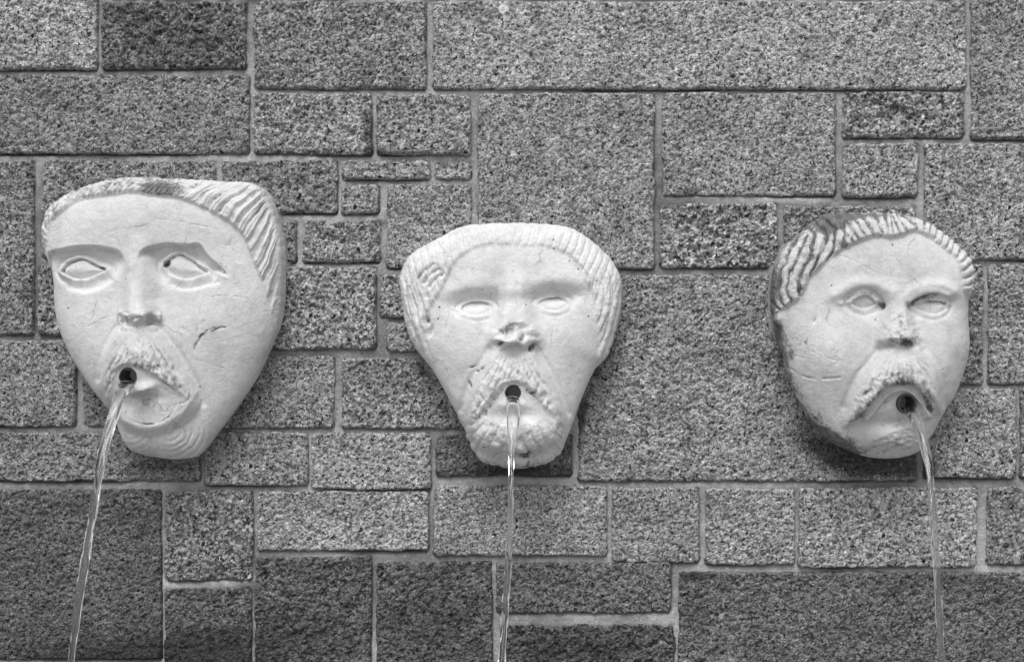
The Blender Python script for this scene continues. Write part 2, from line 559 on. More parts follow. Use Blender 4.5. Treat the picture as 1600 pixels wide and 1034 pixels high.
def make_mortar():
    st = 2.2
    u = np.concatenate([np.arange(-900, -20, 30), np.arange(-20, 1620, st), np.arange(1620, 2500, 30)])
    v = np.concatenate([np.arange(-430, -20, 30), np.arange(-20, 1060, st), np.arange(1060, 1766, 30), [1767]])
    U, V = np.meshgrid(u, v, indexing='ij')
    d = -6.0 + 2.2 * fbm(U, V, 110, 3, 901) + .8 * fbm(U, V, 12, 4, 902)
    for (x0, y0, x1, y1, a) in ((590, 278, 605, 345, 3), (785, 955, 1050, 978, 3), (530, 330, 600, 347, 3), (1030, 304, 1300, 320, 3), (255, 903, 395, 920, 5)):
        d += a * sst(-8, 4, np.minimum(np.minimum(U - x0, x1 - U), np.minimum(V - y0, y1 - V)))
    # the joints are struck: deep under the stone above, nearly flush with the stone below; lost mortar here and there
    keep = np.ones(U.shape, bool)
    lost = .35 + .65 * sst(-.3, .2, fbm(U, V, 160, 2, 903))
    for (x0, y0, x1, y1, *_r) in STONES:
        inx = sst(-3, 2, np.minimum(U - x0, x1 - U))
        dy = V - y1
        d -= 20 * lost * inx * (dy > -6) * np.exp(-np.clip(dy - .5, 0, 99) / 2.4)
        iny = sst(-3, 2, np.minimum(V - y0, y1 - V))
        dx = U - x1
        d -= 7 * lost * iny * (dx > -6) * np.exp(-np.clip(dx, 0, 99) / 2.2)
        keep &= ~((U > x0 + 7) & (U < x1 - 7) & (V > y0 + 7) & (V < y1 - 7))
    d = np.maximum(d, -27)
    Q = grid_quads(*U.shape)[:, ::-1]
    Q = Q[keep.ravel()[Q].any(axis=1)]
    idx, inv = np.unique(Q, return_inverse=True)
    build("mortar_bed", to_world(U, V, d).reshape(-1, 3)[idx], inv.reshape(-1, 4), M_MORTAR, wall)
    # solid core behind the joints
    X0, X1, Z1 = -1.7, 1.7, Z0 + .947
    vs_ = [(x, y, z) for x in (X0, X1) for y in (.034, .4) for z in (0, Z1)]
    q = [[0, 1, 3, 2], [4, 6, 7, 5], [0, 4, 5, 1], [2, 3, 7, 6], [1, 5, 7, 3], [0, 2, 6, 4]]
    build("wall_core", vs_, q, M_MORTAR, wall, smooth=False)
make_mortar()

# ------------------------------------------------------------------ carved masks
NG = 380
class Mask:
    """front relief carved over a rounded boss; photo pixels say where each cut goes"""
    def __init__(self, centre, outline, H, e, p=2.4, q=2.1):
        self.c = np.array(centre, float)
        pts = []
        for (x, y) in outline:
            out = np.array([x, y]) - self.c
            out /= np.linalg.norm(out)
            cam_ = np.array([x - CX, y - CY])
            k = np.dot(out, cam_) / (np.linalg.norm(cam_) + 1e-6)
            dd = e * sst(-.25, .35, np.array(k)) + 3
            s = (DIST - dd) / DIST
            pts.append((CX + (x - CX) * s, CY + (y - CY) * s))
        oc = catmull(pts, 10, True)
        th = np.arctan2(oc[:, 1] - self.c[1], oc[:, 0] - self.c[0])
        rr = np.hypot(oc[:, 0] - self.c[0], oc[:, 1] - self.c[1])
        o = np.argsort(th)
        th, rr = th[o], rr[o]
        th = np.concatenate([th[-3:] - 2 * np.pi, th, th[:3] + 2 * np.pi])
        rr = np.concatenate([rr[-3:], rr, rr[:3]])
        a = np.linspace(-1, 1, NG + 1)
        A, B = np.meshgrid(a, a, indexing='ij')
        r = np.maximum(np.abs(A), np.abs(B))
        # concentric square -> disc
        ang = np.where(np.abs(A) >= np.abs(B),
                       np.where(A >= 0, 0, np.pi) + np.where(np.abs(A) > 1e-9, np.pi / 4 * B / np.where(np.abs(A) > 1e-9, A, 1), 0),
                       np.where(B >= 0, np.pi / 2, -np.pi / 2) - np.pi / 4 * A / np.where(np.abs(B) > 1e-9, B, 1))
        ang = (ang + np.pi) % (2 * np.pi) - np.pi
        R = np.interp(ang, th, rr)
        rf = .90
        s = np.clip(r / rf, 0, 1)
        rho = 1 - (1 - s) ** 1.3
        side = np.clip((r - rf) / (1 - rf), 0, 1)
        self.rho, self.side = rho, side
        d = e + (H - e) * np.clip(1 - rho ** p, 0, 1) ** (1 / q)
        d = np.where(side > 0, e - (e - 4.5) * np.clip(side / .8, 0, 1) - 15 * np.clip((side - .8) / .2, 0, 1), d)
        low = sst(-.05, .45, np.sin(ang))
        flare = np.clip(6.5 + 8 * fbm(np.cos(ang) * 60 + self.c[0], np.sin(ang) * 60, 22, 3, 33), 1.5, 16)
        flare = flare * (1 - low) - 12 * low
        self.low = low
        rad = R * rho + 2.0 * side * (1 - low) - 7 * low * sst(.25, .8, side) + flare * np.clip((side - .8) / .2, 0, 1)
        self.u = self.c[0] + np.cos(ang) * rad
        self.v = self.c[1] + np.sin(ang) * rad
        self.d = d
        self.win = np.clip(1 - rho ** 10, 0, 1)
        self.rim = 1 - sst(.955, .998, rho)
        self.disp = np.zeros_like(d)
        self.stain = np.zeros_like(d)  # stains, plus shade painted into creases and undersides
        self.part = np.zeros(d.shape, int)
        self.names = ["face"]
    def px(self):
        s = DIST / (DIST - self.d)
        return CX + (self.u - CX) * s, CY + (self.v - CY) * s
    def add_depth(self, f):
        self.d = self.d + f * self.win
    def normals(self):
        P = np.stack([self.u, self.v, self.d], -1)
        gu = np.gradient(P, axis=0)
        gv = np.gradient(P, axis=1)
        n = np.cross(gu, gv)
        n /= np.linalg.norm(n, axis=-1, keepdims=True) + 1e-9
        flip = np.sign(n[NG // 2, NG // 2, 2])
        return n * flip
    def carve(self):
        n = self.normals()
        # smooth the carving direction so that sharp forms do not fold
        for _ in range(6):
            n = (n + np.roll(n, 1, 0) + np.roll(n, -1, 0) + np.roll(n, 1, 1) + np.roll(n, -1, 1))
            n /= np.linalg.norm(n, axis=-1, keepdims=True) + 1e-9
        k = self.disp * np.clip(1 - sst(.5, .9, self.side), 0, 1)
        self.u = self.u + n[..., 0] * k
        self.v = self.v + n[..., 1] * k
        self.d = self.d + n[..., 2] * k
        self.disp = np.zeros_like(self.d)
    def setpart(self, name, m):
        if name not in self.names or name == "eye" or name == "eyelid":
            self.names.append(name)
        self.part = np.where(m, len(self.names) - 1, self.part)
        return len(self.names) - 1

def nose(x, y, keys, yb, ul, sharp=(.35, 1.2), rag=6.5):
    """keys: (visible x, y, half width, height); raised forms drift away from the lens axis, so shift the foot back"""
    ky = np.array([k[1] for k in keys], float)
    kh = np.array([k[3] for k in keys], float)
    kx = np.array([k[0] for k in keys], float)
    kx = kx + kh * (CX - kx) / (DIST - 60)
    ky2 = ky + kh * (CY - ky) / (DIST - 60)
    h = np.interp(y, ky2, kh)
    h *= sst(ky2[0] - 40, ky2[0] + 14, y)
    hw = np.interp(y, ky2, [k[2] for k in keys])
    xc = np.interp(y, ky2, kx)
    t = np.abs(x - xc) / hw
    ragged = rag * fbm(x, y, 17, 3, 77)
    return h * (1 - sst(sharp[0], sharp[1], t)) * (1 - sst(yb, yb + ul, y + ragged)), t, xc

def largest(mask):
    """keep the largest connected island of a boolean grid"""
    todo = set(zip(*np.nonzero(mask)))
    best = []
    while todo:
        st = [todo.pop()]
        isl = []
        while st:
            a, b = st.pop()
            isl.append((a, b))
            for nb in ((a + 1, b), (a - 1, b), (a, b + 1), (a, b - 1)):
                if nb in todo:
                    todo.remove(nb)
                    st.append(nb)
        if len(isl) > len(best):
            best = isl
    out = np.zeros(mask.shape, bool)
    for a, b in best:
        out[a, b] = True
    return out

def eye(m, x, y, opening, ball=5, lid=5, lidw=4.5, gap=5, low=1.0):
    P = catmull(opening, 6, True)
    sd = sdf(x, y, P)
    mx = sd.max()
    t = np.clip(sd / mx, 0, 1)
    m.disp += np.where(sd > 0, -gap * sst(0, 1.5, sd) + (gap + ball) * np.sqrt(np.clip(1 - (1 - t) ** 2, 0, 1)) * .9, 0)
    cy_ = np.mean([p_[1] for p_ in opening])
    lw = low + (1 - low) * (1 - sst(cy_ - 5, cy_ + 5, y))
    var = .8 + .5 * fbm(x, y, 14, 2, 91)
    m.disp += lw * var * lid * np.exp(-((sd + lidw * .8) / lidw) ** 2) * (1 - sst(-.6, .8, sd))
    m.disp -= lw * lid * .4 * np.exp(-((sd + lidw * 2.8) / (lidw * .8)) ** 2)
    ring = largest((sd > -lidw * 2) & (sd <= 0))
    k = m.setpart("eye", ring | largest(sd > 0))
    m.setpart("eyelid", ring)
    m.eyepairs = getattr(m, "eyepairs", []) + [(k, len(m.names) - 1)]

def whiskers(m, x, y, outline, nx, ny, folds, period=8.0, amp=2.2, seed=200):
    """combed strands fanning out from under the nose over the whole moustache mass, and the folds beside it"""
    sd = sdf(x, y, catmull(outline, 5, True))
    w = sst(0, 14, sd)
    r = np.hypot(x - nx, y - ny)
    th = np.arctan2(x - nx, y - ny) * 180 / np.pi
    ph = (th + 5 * fbm(x, y, 22, 3, seed)) / period
    tr = np.abs((ph % 1) - .5) * 2
    k = w * sst(26, 62, r) * (.55 + .9 * fbm(x, y, 18, 3, seed + 1) + .45)
    m.disp -= amp * k * sst(.3, 1, tr)
    m.disp += w * sst(14, 34, r) * 1.6 * fbm(x, y, 8, 3, seed + 2)
    m.stain += .16 * k * sst(.55, 1, tr) + .16 * w * sst(20, 40, r) * sst(.1, .5, fbm(x, y, 9, 3, seed + 3))
    for f_ in folds:
        g = groove(x, y, f_, 5.0)
        m.disp -= 2.8 * g
    return sd

def finish_mask(m, name, mat, label, pipe, wall_t=1.2):
    m.carve()
    x, y = m.px()
    # surface wear
    m.disp += (.55 * fbm(m.u, m.v, 26, 3, 5) + .28 * fbm(m.u, m.v, 7, 3, 6)) * (1 - m.side)
    # pipe bore
    px_, py_, r_ = pipe[:3]
    m.carve()
    s = DIST / (DIST - m.d)
    x, y = CX + (m.u - CX) * s, CY + (m.v - CY) * s
    rb = np.hypot(x - px_, y - py_)
    near = rb < r_ + 4
    dpipe = float(np.median(m.d[near])) if near.any() else 100.0
    hole = 1 - sst(r_ - 2.0, r_ - .3, rb)
    m.d = m.d - 34 * hole
    sc = (DIST - dpipe) / DIST
    pu, pv = CX + (px_ - CX) * sc, CY + (py_ - CY) * sc
    # collar of mortar where the mask meets the wall
    m.setpart("mortar_collar", (m.side > .80) & (m.low < .5))
    base = to_world(np.array(m.c[0]), np.array(m.v.max()), np.array(0.0))
    root = tag(empty(name, base), label, "mask", "carved fountain masks on the wall")
    P = to_world(m.u, m.v, m.d)
    gu, gv = np.gradient(P, axis=0), np.gradient(P, axis=1)
    N = np.cross(gu, gv)
    N /= np.linalg.norm(N, axis=-1, keepdims=True) + 1e-12
    if N[NG // 2, NG // 2, 1] > 0:
        N = -N
    P, N, S, part = P.reshape(-1, 3), N.reshape(-1, 3), m.stain.ravel(), m.part.ravel()
    Q = grid_quads(NG + 1, NG + 1)
    a, b, c = P[Q[:, 0]], P[Q[:, 1]], P[Q[:, 2]]
    fn = np.cross(b - a, c - a)
    if (fn * N[Q[:, 0]]).sum() < 0:
        Q = Q[:, ::-1]
    fp = part[Q].max(axis=1)
    objs = {}
    for k, nm in enumerate(m.names):
        q = Q[fp == k]
        if not len(q):
            continue
        idx, inv = np.unique(q, return_inverse=True)
        par = root
        for (e_, l_) in getattr(m, "eyepairs", []):
            if k == l_:
                par = objs[e_]
        o = build(nm, P[idx] - base, inv.reshape(-1, 4), M_MORTAR if nm == "mortar_collar" else mat, None,
                  normals=N[idx], attrs={"stain": S[idx]})  # stain also carries painted crease and underside shade
        o.parent = par
        objs[k] = o
    # spout pipe: ring of metal with a dark bore, lying in the hole
    n = 40
    rings = []
    tx, ty = pipe[3], pipe[4]              # slant of the pipe per unit length
    prof = [(r_ - wall_t, -46), (r_ - wall_t, -20), (r_ - wall_t, pipe[5] - .5), (r_ - wall_t * .7, pipe[5]), (r_ - wall_t * .3, pipe[5] - .2), (r_, pipe[5] - 1.2), (r_ + .2, -30)]
    vv, qq = [], []
    wob = [1 + .03 * math.sin(3 * 2 * math.pi * k / n + px_) + .02 * math.sin(5 * 2 * math.pi * k / n) for k in range(n)]
    for (rad, dd) in prof:
        for k in range(n):
            t_ = 2 * math.pi * k / n
            vv.append((pu + tx * dd + rad * sc * wob[k] * math.cos(t_), pv + ty * dd + rad * sc * wob[k] * math.sin(t_), dpipe + dd))
    for j in range(len(prof) - 1):
        for k in range(n):
            qq.append([j * n + k, j * n + (k + 1) % n, (j + 1) * n + (k + 1) % n, (j + 1) * n + k])
    vv = np.array(vv)
    o = build("spout", to_world(vv[:, 0], vv[:, 1], vv[:, 2]) - base, qq, M_METAL, None)
    o.parent = root
    return root, (pu, pv, dpipe)

# ---- mask 1 : wide face, ribbed hair
def mask_one():
    m = Mask((265, 480), [(130, 296), (165, 285), (210, 279), (260, 281), (310, 284), (350, 288), (395, 292), (418, 306), (429, 328),
        (437, 352), (444, 388), (445, 425), (444, 470), (440, 510), (431, 540), (410, 585), (390, 617), (368, 648), (345, 678), (322, 706),
        (305, 714), (280, 717), (250, 715), (218, 709), (198, 697), (187, 675), (178, 648), (151, 617), (126, 582), (106, 547), (91, 510),
        (85, 470), (83, 432), (75, 408), (69, 385), (68, 355), (78, 328), (100, 309)], 70, 34, 6.0, 1.9)
    x, y = m.px()
    # big forms
    f = 6 * gau(x, y, 235, 345, 110, 55) - 7 * gau(x, y, 130, 470, 60, 50) * .4
    f += 9 * gau(x, y, 330, 500, 70, 70) + 7 * gau(x, y, 130, 500, 40, 60)
    f += 15 * gau(x, y, 224, 560, 66, 60) + 12 * gau(x, y, 250, 695, 70, 30)
    a, *_ = band(x, y, [(74, 392), (100, 386), (130, 382), (160, 384), (186, 391), (203, 408)], [(84, 440), (105, 458), (135, 462), (165, 452), (196, 430), (206, 412)], 9, 36)
    f -= 15 * a
    a, *_ = band(x, y, [(214, 408), (224, 390), (240, 383), (262, 379), (290, 381), (312, 380), (326, 398), (345, 415), (362, 430)],
                 [(216, 412), (240, 440), (270, 455), (300, 456), (330, 446), (364, 433)], 7, 30)
    f -= 15 * a
    tent = sdf(x, y, catmull([(190, 508), (216, 500), (243, 506), (285, 565), (312, 628), (285, 662), (240, 680), (195, 668), (165, 630), (154, 600), (163, 555)], 5, True))
    f += 18 * sst(-6, 14, tent)
    nz, t, xc = nose(x, y, [(213, 396, 27, 10), (213, 430, 29, 18), (211, 465, 29, 25), (212, 490, 33, 32), (212, 515, 34, 32)], 491, 19, (.12, 1.22))
    f += nz
    nmask = (t < 1.05) & (y > 405) & (y < 516)
    m.add_depth(f)
    x, y = m.px()
    m.setpart("nose", (np.abs(x - np.interp(y, [400, 465, 490, 515], [213, 211, 217, 217])) < np.interp(y, [400, 465, 490, 515], [20, 24, 32, 33])) & (y > 402) & (y < 514))
    # broken nose underside
    m.disp += sst(480, 496, y) * (1 - sst(508, 520, y)) * (np.abs(x - 217) < 34) * 8 * fbm(x, y, 13, 3, 3)
    m.disp -= 7 * gau(x, y, 204, 507, 9, 5) + 8 * gau(x, y, 238, 504, 8, 4)
    # hair
    hl = [(66, 402), (75, 378), (81, 351), (99, 332), (118, 318), (137, 312), (160, 308), (184, 305), (207, 303), (240, 308), (278, 312), (304, 321),
          (329, 332), (355, 347), (376, 366), (387, 389), (397, 415), (408, 440), (417, 472), (428, 512), (440, 540)]
    H = catmull(hl, 6)
    dist, s, sd = pline(x, y, H)
    q = np.where(sd < 0, dist, -dist)
    wm = sst(-1, 5, q) * (y < 540)
    m.setpart("hair", (q > 0) & (y < 538))
    right = sst(235, 330, x)
    m.disp += wm * (8 + 3 * sst(4, 20, q)) * (1 - .75 * sst(.86, 1, m.rho))
    fan = np.arctan2(y - 225, 512 - x) * 180 / np.pi
    ph = (fan + 1.6 * fbm(x, y, 34, 3, 8) + .05 * (q - 15)) / 4.6
    tri = np.abs((ph % 1) - .5) * 2
    wig = .75 + .6 * fbm(x, y, 24, 2, 18)
    m.disp -= wm * right * 5.2 * wig * sst(.2, 1.0, tri) * (1 - .8 * sst(470, 530, y)) * m.rim
    m.disp -= wm * right * 1.5 * sst(.4, 1.0, np.abs((ph * 2.3 % 1) - .5) * 2) * m.rim
    ph2 = (s - .8 * q + 3 * fbm(x, y, 20, 2, 9)) / 8.5
    m.disp -= wm * (1 - right) * m.rim * 2.0 * sst(.4, 1, np.abs((ph2 % 1) - .5) * 2)
    m.disp += wm * 2.0 * fbm(x, y, 7, 3, 10) * (1 - .6 * right)
    m.stain += wm * (.34 * (1 - right) + .30 * right * sst(.5, .95, tri) * gau(x, y, 315, 320, 60, 40) + .16 * right * sst(.6, .95, tri))
    m.stain += .55 * wm * gau(x, y, 255, 300, 34, 14) + .25 * wm * gau(x, y, 410, 310, 20, 14)
    # eyes
    eye(m, x, y, [(99, 425), (107, 413), (118, 407), (132, 405), (147, 412), (158, 418), (168, 422), (153, 430), (137, 437), (122, 437), (108, 432)], 8, 5.5, 3.6, 6)
    eye(m, x, y, [(257, 415), (264, 406), (273, 400), (284, 398), (297, 405), (311, 415), (326, 427), (311, 433), (293, 437), (278, 435), (266, 426)], 8, 5.5, 3.6, 6)
    m.disp += 4 * groove(x, y, [(312, 412), (330, 423), (348, 432), (362, 435)], 3.2) * (1 - sst(338, 364, x))
    m.disp -= 6 * gau(x, y, 262, 413, 5, 4)
    m.stain += .42 * groove(x, y, [(101, 423), (108, 413), (119, 408), (132, 406), (147, 413), (160, 420)], 1.5) + .42 * groove(x, y, [(262, 409), (272, 401), (284, 399), (297, 406), (312, 417), (322, 425)], 1.5)  # dark gap under the upper lids, shade painted into the colour
    m.stain += .9 * gau(x, y, 261, 414, 6, 4, -30) + .6 * gau(x, y, 163, 420, 6, 2.5, 10) + .5 * gau(x, y, 100, 425, 4, 4)  # eye corners darkened with painted shade
    m.disp -= 4 * groove(x, y, [(108, 446), (130, 452), (155, 446), (172, 436)], 4) + 3.5 * groove(x, y, [(268, 442), (290, 449), (315, 445), (340, 440)], 4)
    # moustache
    a, sb, db, dt = band(x, y, [(158, 640), (160, 600), (167, 562), (185, 536), (207, 526), (232, 530), (255, 548), (277, 578), (296, 606), (309, 632)],
                         [(172, 640), (178, 600), (186, 580), (200, 572), (215, 576), (238, 588), (262, 604), (280, 617), (300, 632)], 32, 7)
    m.disp += 6.5 * a
    ph = (sb * 1.0 + .5 * db + 9 * fbm(x, y, 26, 3, 12)) / 15
    m.disp -= a * (2.4 + 1.6 * fbm(x, y, 20, 2, 14)) * sst(.35, 1, np.abs((ph % 1) - .5) * 2) * sst(-2, 8, db)
    m.disp += a * 2.2 * fbm(x, y, 7, 3, 13)
    m.stain += a * .17 * sst(.5, 1, np.abs((ph % 1) - .5) * 2)
    m.setpart("moustache", largest(a > .25))
    m.stain += .38 * gau(x, y, 225, 572, 28, 9, 25) + .3 * gau(x, y, 270, 605, 28, 5, 38) + .2 * gau(x, y, 170, 590, 10, 30)
    whiskers(m, x, y, [(188, 528), (216, 520), (244, 528), (282, 570), (310, 630), (296, 630), (262, 604), (238, 588), (215, 576), (200, 571), (184, 582), (172, 625), (158, 610), (165, 560)], 216, 500,
             [[(184, 508), (170, 532), (160, 560), (153, 592)], [(250, 512), (272, 538), (294, 572), (312, 606), (318, 630)]], 8, 2.4, 210)
    # lip, mouth hollow and cracked patch over the chin
    m.disp += 12 * gau(x, y, 226, 606, 17, 8, -14) - 6 * gau(x, y, 226, 622, 22, 6)
    patch = [(180, 620), (196, 645), (212, 658), (228, 662), (243, 661), (256, 656), (268, 645), (278, 631), (296, 627), (278, 616), (250, 600), (215, 590), (190, 600)]
    sp = sdf(x, y, patch)
    m.disp -= .5 * sst(0, 3, sp) + 5 * gau(x, y, 205, 632, 20, 16)
    m.setpart("mouth", largest((sp > 0) & (y > 588)))
    m.disp -= .8 * groove(x, y, [(205, 655), (213, 660), (228, 662), (243, 661), (256, 656), (268, 645), (277, 631), (290, 627), (297, 617), (296, 600)], 1.2, 3)
    m.stain += (.28 + .6 * fbm(x, y, 14, 2, 20)) * groove(x, y, [(205, 655), (213, 660), (228, 662), (243, 661), (256, 656), (268, 645), (277, 631), (290, 627), (297, 617)], 1.3, 3)
    m.stain += .22 * gau(x, y, 225, 625, 25, 14)  # shade below the lip painted into the colour
    # jaw streaks, chin curls
    for k in range(3):
        m.disp += (.6 + .6 * fbm(x, y, 15, 2, 19)) * (k != 1) * groove(x, y, [(270 + 7 * k, 668 + 3 * k), (288 + 5 * k, 642 + 4 * k), (308 + 4 * k, 612 + 5 * k)], 2.5)
    ch = sst(662, 676, y) * (1 - .5 * sst(330, 350, x))
    rr = np.hypot((x - 262) / 1.15, (y - 672))
    m.disp -= ch * 1.7 * sst(.3, 1, np.abs(((rr + 2 * fbm(x, y, 14, 2, 15)) / 8.5 % 1) - .5) * 2) * gau(x, y, 295, 690, 34, 26)
    rr = np.hypot(x - 205, y - 668)
    m.disp -= ch * .8 * sst(.3, 1, np.abs((rr / 9 % 1) - .5) * 2) * gau(x, y, 215, 690, 26, 20)
    # cracks and chips
    for pts, w, dp in (([(352, 511), (340, 513), (328, 519), (315, 523), (311, 531), (305, 540), (304, 548)], 2.0, 1.6), ([(335, 512), (324, 516), (312, 526)], 1.6, 1.6),
                       ([(134, 512), (155, 500), (178, 493), (192, 490)], 1.0, .8), ([(240, 342), (280, 346), (310, 352), (340, 358)], 1.2, .8),
                       ([(170, 362), (205, 356), (240, 352)], 1.0, .6), ([(330, 463), (360, 462), (388, 467)], 1.2, .7), ([(300, 560), (330, 568), (360, 580)], 1.3, .6)):
        g = groove(x, y, pts, w)
        m.disp -= dp * g * np.clip(.6 + 1.3 * fbm(x, y, 9, 3, 21), 0, 2)
        m.stain += (.5 if dp > 1 else .22) * g
    m.disp -= 1.6 * sst(-.1, .3, fbm(x, y, 12, 3, 22)) * gau(x, y, 295, 505, 18, 13)
    m.stain += .26 * gau(x, y, 88, 398, 16, 8) + .2 * gau(x, y, 170, 392, 26, 6) + .22 * gau(x, y, 235, 392, 18, 8) + .3 * gau(x, y, 345, 418, 16, 7, 45)  # brow shade painted above the eyes
    return finish_mask(m, "face_mask", M_MASK[0],
        "broad pale face mask with ribbed hair and a cracked patch under its lip", (200, 588, 13.5, -.12, .1, 2))

# ---- mask 2 : white, tapering, broken nose, bearded
def mask_two():
    m = Mask((800, 500), [(690, 372), (718, 357), (752, 351), (800, 349), (850, 351), (886, 356), (915, 371), (940, 392), (960, 415), (969, 440),
        (970, 465), (967, 490), (958, 525), (948, 555), (930, 577), (913, 612), (898, 652), (884, 688), (872, 709), (850, 723), (815, 731), (780, 728), (757, 721),
        (741, 706), (729, 678), (703, 627), (684, 592), (671, 570), (647, 537), (637, 512), (631, 485), (627, 455), (627, 428), (641, 402), (662, 386)], 68, 34, 6.0, 1.9)
    x, y = m.px()
    f = 8 * gau(x, y, 802, 420, 95, 40) + 7 * gau(x, y, 725, 530, 45, 45) + 7 * gau(x, y, 880, 525, 45, 45)
    f += 13 * gau(x, y, 802, 585, 66, 60) + 18 * gau(x, y, 806, 685, 62, 38)
    f -= 17 * gau(x, y, 742, 472, 36, 14, -4) + 17 * gau(x, y, 868, 464, 36, 13, -6)
    f += 3.5 * groove(x, y, [(704, 460), (722, 450), (750, 446), (778, 450), (800, 452)], 15) + 3.5 * groove(x, y, [(810, 450), (832, 446), (856, 439), (885, 437), (905, 443)], 15)
    tent = sdf(x, y, catmull([(774, 536), (802, 526), (832, 538), (866, 600), (884, 650), (872, 690), (840, 708), (800, 712), (765, 706), (738, 690), (724, 660), (738, 602)], 5, True))
    f += 18 * sst(-6, 14, tent)
    nz, t, xc = nose(x, y, [(805, 446, 24, 9), (805, 475, 32, 18), (804, 500, 40, 25), (804, 520, 48, 28), (804, 548, 50, 26)], 529, 20, (.3, 1.1), 2.0)
    f += nz
    m.add_depth(f)
    x, y = m.px()
    m.setpart("nose", (np.abs(x - 804) < np.interp(y, [450, 480, 520, 548], [16, 20, 36, 38])) & (y > 452) & (y < 546))
    # broken tip: torn facets
    tip = sdf(x, y, [(770, 524), (783, 510), (802, 502), (818, 501), (832, 508), (841, 523), (845, 541), (834, 549), (818, 541), (802, 537), (788, 541), (770, 542)])
    m.disp -= 4 * sst(0, 9, tip) * (.8 + .5 * fbm(x, y, 22, 3, 41)) * (1 - sst(522, 534, y))
    m.disp += sst(-3, 3, tip) * 1.6 * fbm(x, y, 8, 3, 42)
    m.disp -= 9 * gau(x, y, 779, 538, 6, 4) + 9 * gau(x, y, 816, 527, 5, 8) + 5 * gau(x, y, 791, 526, 5, 5) + 7 * gau(x, y, 834, 543, 8, 4, -35)
    m.disp += 3 * gau(x, y, 776, 528, 8, 8) + 3.5 * gau(x, y, 830, 518, 8, 9) + 3 * gau(x, y, 803, 530, 9, 7)
    m.stain += .5 * gau(x, y, 795, 512, 18, 7, -15) + .8 * gau(x, y, 817, 526, 5, 7) + .8 * gau(x, y, 779, 538, 6, 3.5) + .75 * gau(x, y, 833, 543, 8, 3.5, -35) + .1 * sst(0, 5, tip)  # nostril shade painted in, torn tip darkened
    # hair: fringe and side locks
    hl = [(676, 566), (671, 520), (673, 490), (684, 468), (697, 448), (706, 428), (716, 410), (736, 394), (762, 387), (790, 386), (820, 387), (848, 388), (871, 394), (888, 403),
          (904, 421), (913, 440), (924, 464), (926, 487), (932, 512), (933, 535), (928, 576)]
    H = catmull(hl, 6)
    dist, s, sd = pline(x, y, H)
    q = np.where(sd < 0, dist, -dist)
    q = np.where(y > 576, -np.abs(q), q)
    wm = sst(-2, 7, q) * (1 - sst(566, 580, y))
    m.setpart("hair", (q > 0) & (y < 578))
    m.disp += sst(-5, 9, q) * wm * (2.6 + 2 * sst(40, 90, np.abs(x - 800))) * (1 - .6 * sst(.86, 1, m.rho))
    ph = (s + .15 * q + 4 * fbm(x, y, 45, 2, 44)) / 12
    tri = sst(.3, 1, np.abs((ph % 1) - .5) * 2)
    sidew = sst(30, 75, np.abs(x - 800) - 45)
    # vertical comb marks at the top, long locks at the sides
    phv = (x + .35 * (y - 380) * np.sign(x - 800) + 5 * fbm(x, y, 50, 2, 45)) / 12.5
    triv = sst(.35, 1, np.abs((phv % 1) - .5) * 2)
    m.disp -= wm * m.rim * triv * 1.2
    dl, sl, _ = pline(x, y, catmull([(640, 400), (634, 440), (640, 480), (655, 530), (672, 575)], 6))
    dr, sr, _ = pline(x, y, catmull([(900, 366), (935, 400), (955, 440), (950, 490), (935, 540), (925, 580)], 6))
    sided_l = np.where(x < 760, 1, 0)
    dq = np.where(sided_l == 1, dl, dr)
    tri2 = sst(.3, 1, np.abs(((dq + 5 * fbm(x, y, 35, 2, 46)) / 11 % 1) - .5) * 2)
    m.disp -= wm * sst(400, 430, y) * 2.8 * tri2 * (.7 + .7 * fbm(x, y, 22, 2, 48)) * (.4 + .6 * m.rim)
    m.disp += wm * 1.2 * fbm(x, y, 9, 3, 47)
    # curls over the temple, ear
    for k in range(3):
        g = groove(x, y, [(654 + 9 * k, 436 + 6 * k), (664 + 9 * k, 424 + 6 * k), (678 + 8 * k, 414 + 7 * k)], 2.6)
        m.disp -= 2.8 * g
        m.stain += .26 * g
    m.disp -= 7 * gau(x, y, 668, 502, 4, 6) + 6 * gau(x, y, 672, 517, 4, 8, 20)
    m.disp += 5 * gau(x, y, 657, 505, 7, 16)
    m.stain += .7 * gau(x, y, 668, 501, 3, 5) + .4 * gau(x, y, 672, 519, 4, 7)  # ear hollows painted darker, as shade
    m.stain += .12 * wm * tri2 * sst(400, 430, y)
    eye(m, x, y, [(720, 485), (727, 476), (737, 471), (749, 470), (760, 473), (768, 480), (763, 488), (748, 493), (731, 491)], 4, 5.2, 3, 4.2, .25)
    eye(m, x, y, [(841, 475), (849, 468), (860, 464), (871, 464), (881, 468), (887, 474), (881, 482), (866, 486), (850, 482)], 4, 5.2, 3, 4.2, .25)
    m.stain += .3 * groove(x, y, [(721, 484), (728, 475), (742, 471), (757, 473), (767, 479)], 1.3) + .22 * groove(x, y, [(842, 475), (855, 466), (870, 464), (885, 473)], 1.2)  # lid shade painted as thin lines
    # moustache wings
    wings = (np.abs(x - 801) < 8) & (y > 552) & (y < 594)
    for top, bot, sg in (([(830, 546), (804, 549), (780, 556), (757, 578), (738, 604), (727, 635), (722, 664)], [(830, 600), (803, 600), (786, 607), (771, 624), (756, 645), (738, 662), (722, 668)], 1),
                         ([(770, 546), (798, 549), (826, 556), (850, 582), (868, 612), (880, 640), (884, 660)], [(770, 600), (799, 600), (820, 606), (836, 622), (851, 643), (868, 656), (884, 662)], -1)):
        a, sb, db, dt = band(x, y, top, bot, 30, 9)
        a = np.where((x - 801) * sg <= 0, a, 0)
        m.disp += 6 * a
        ph = (sb + .5 * db + 9 * fbm(x, y, 24, 3, 51)) / 17
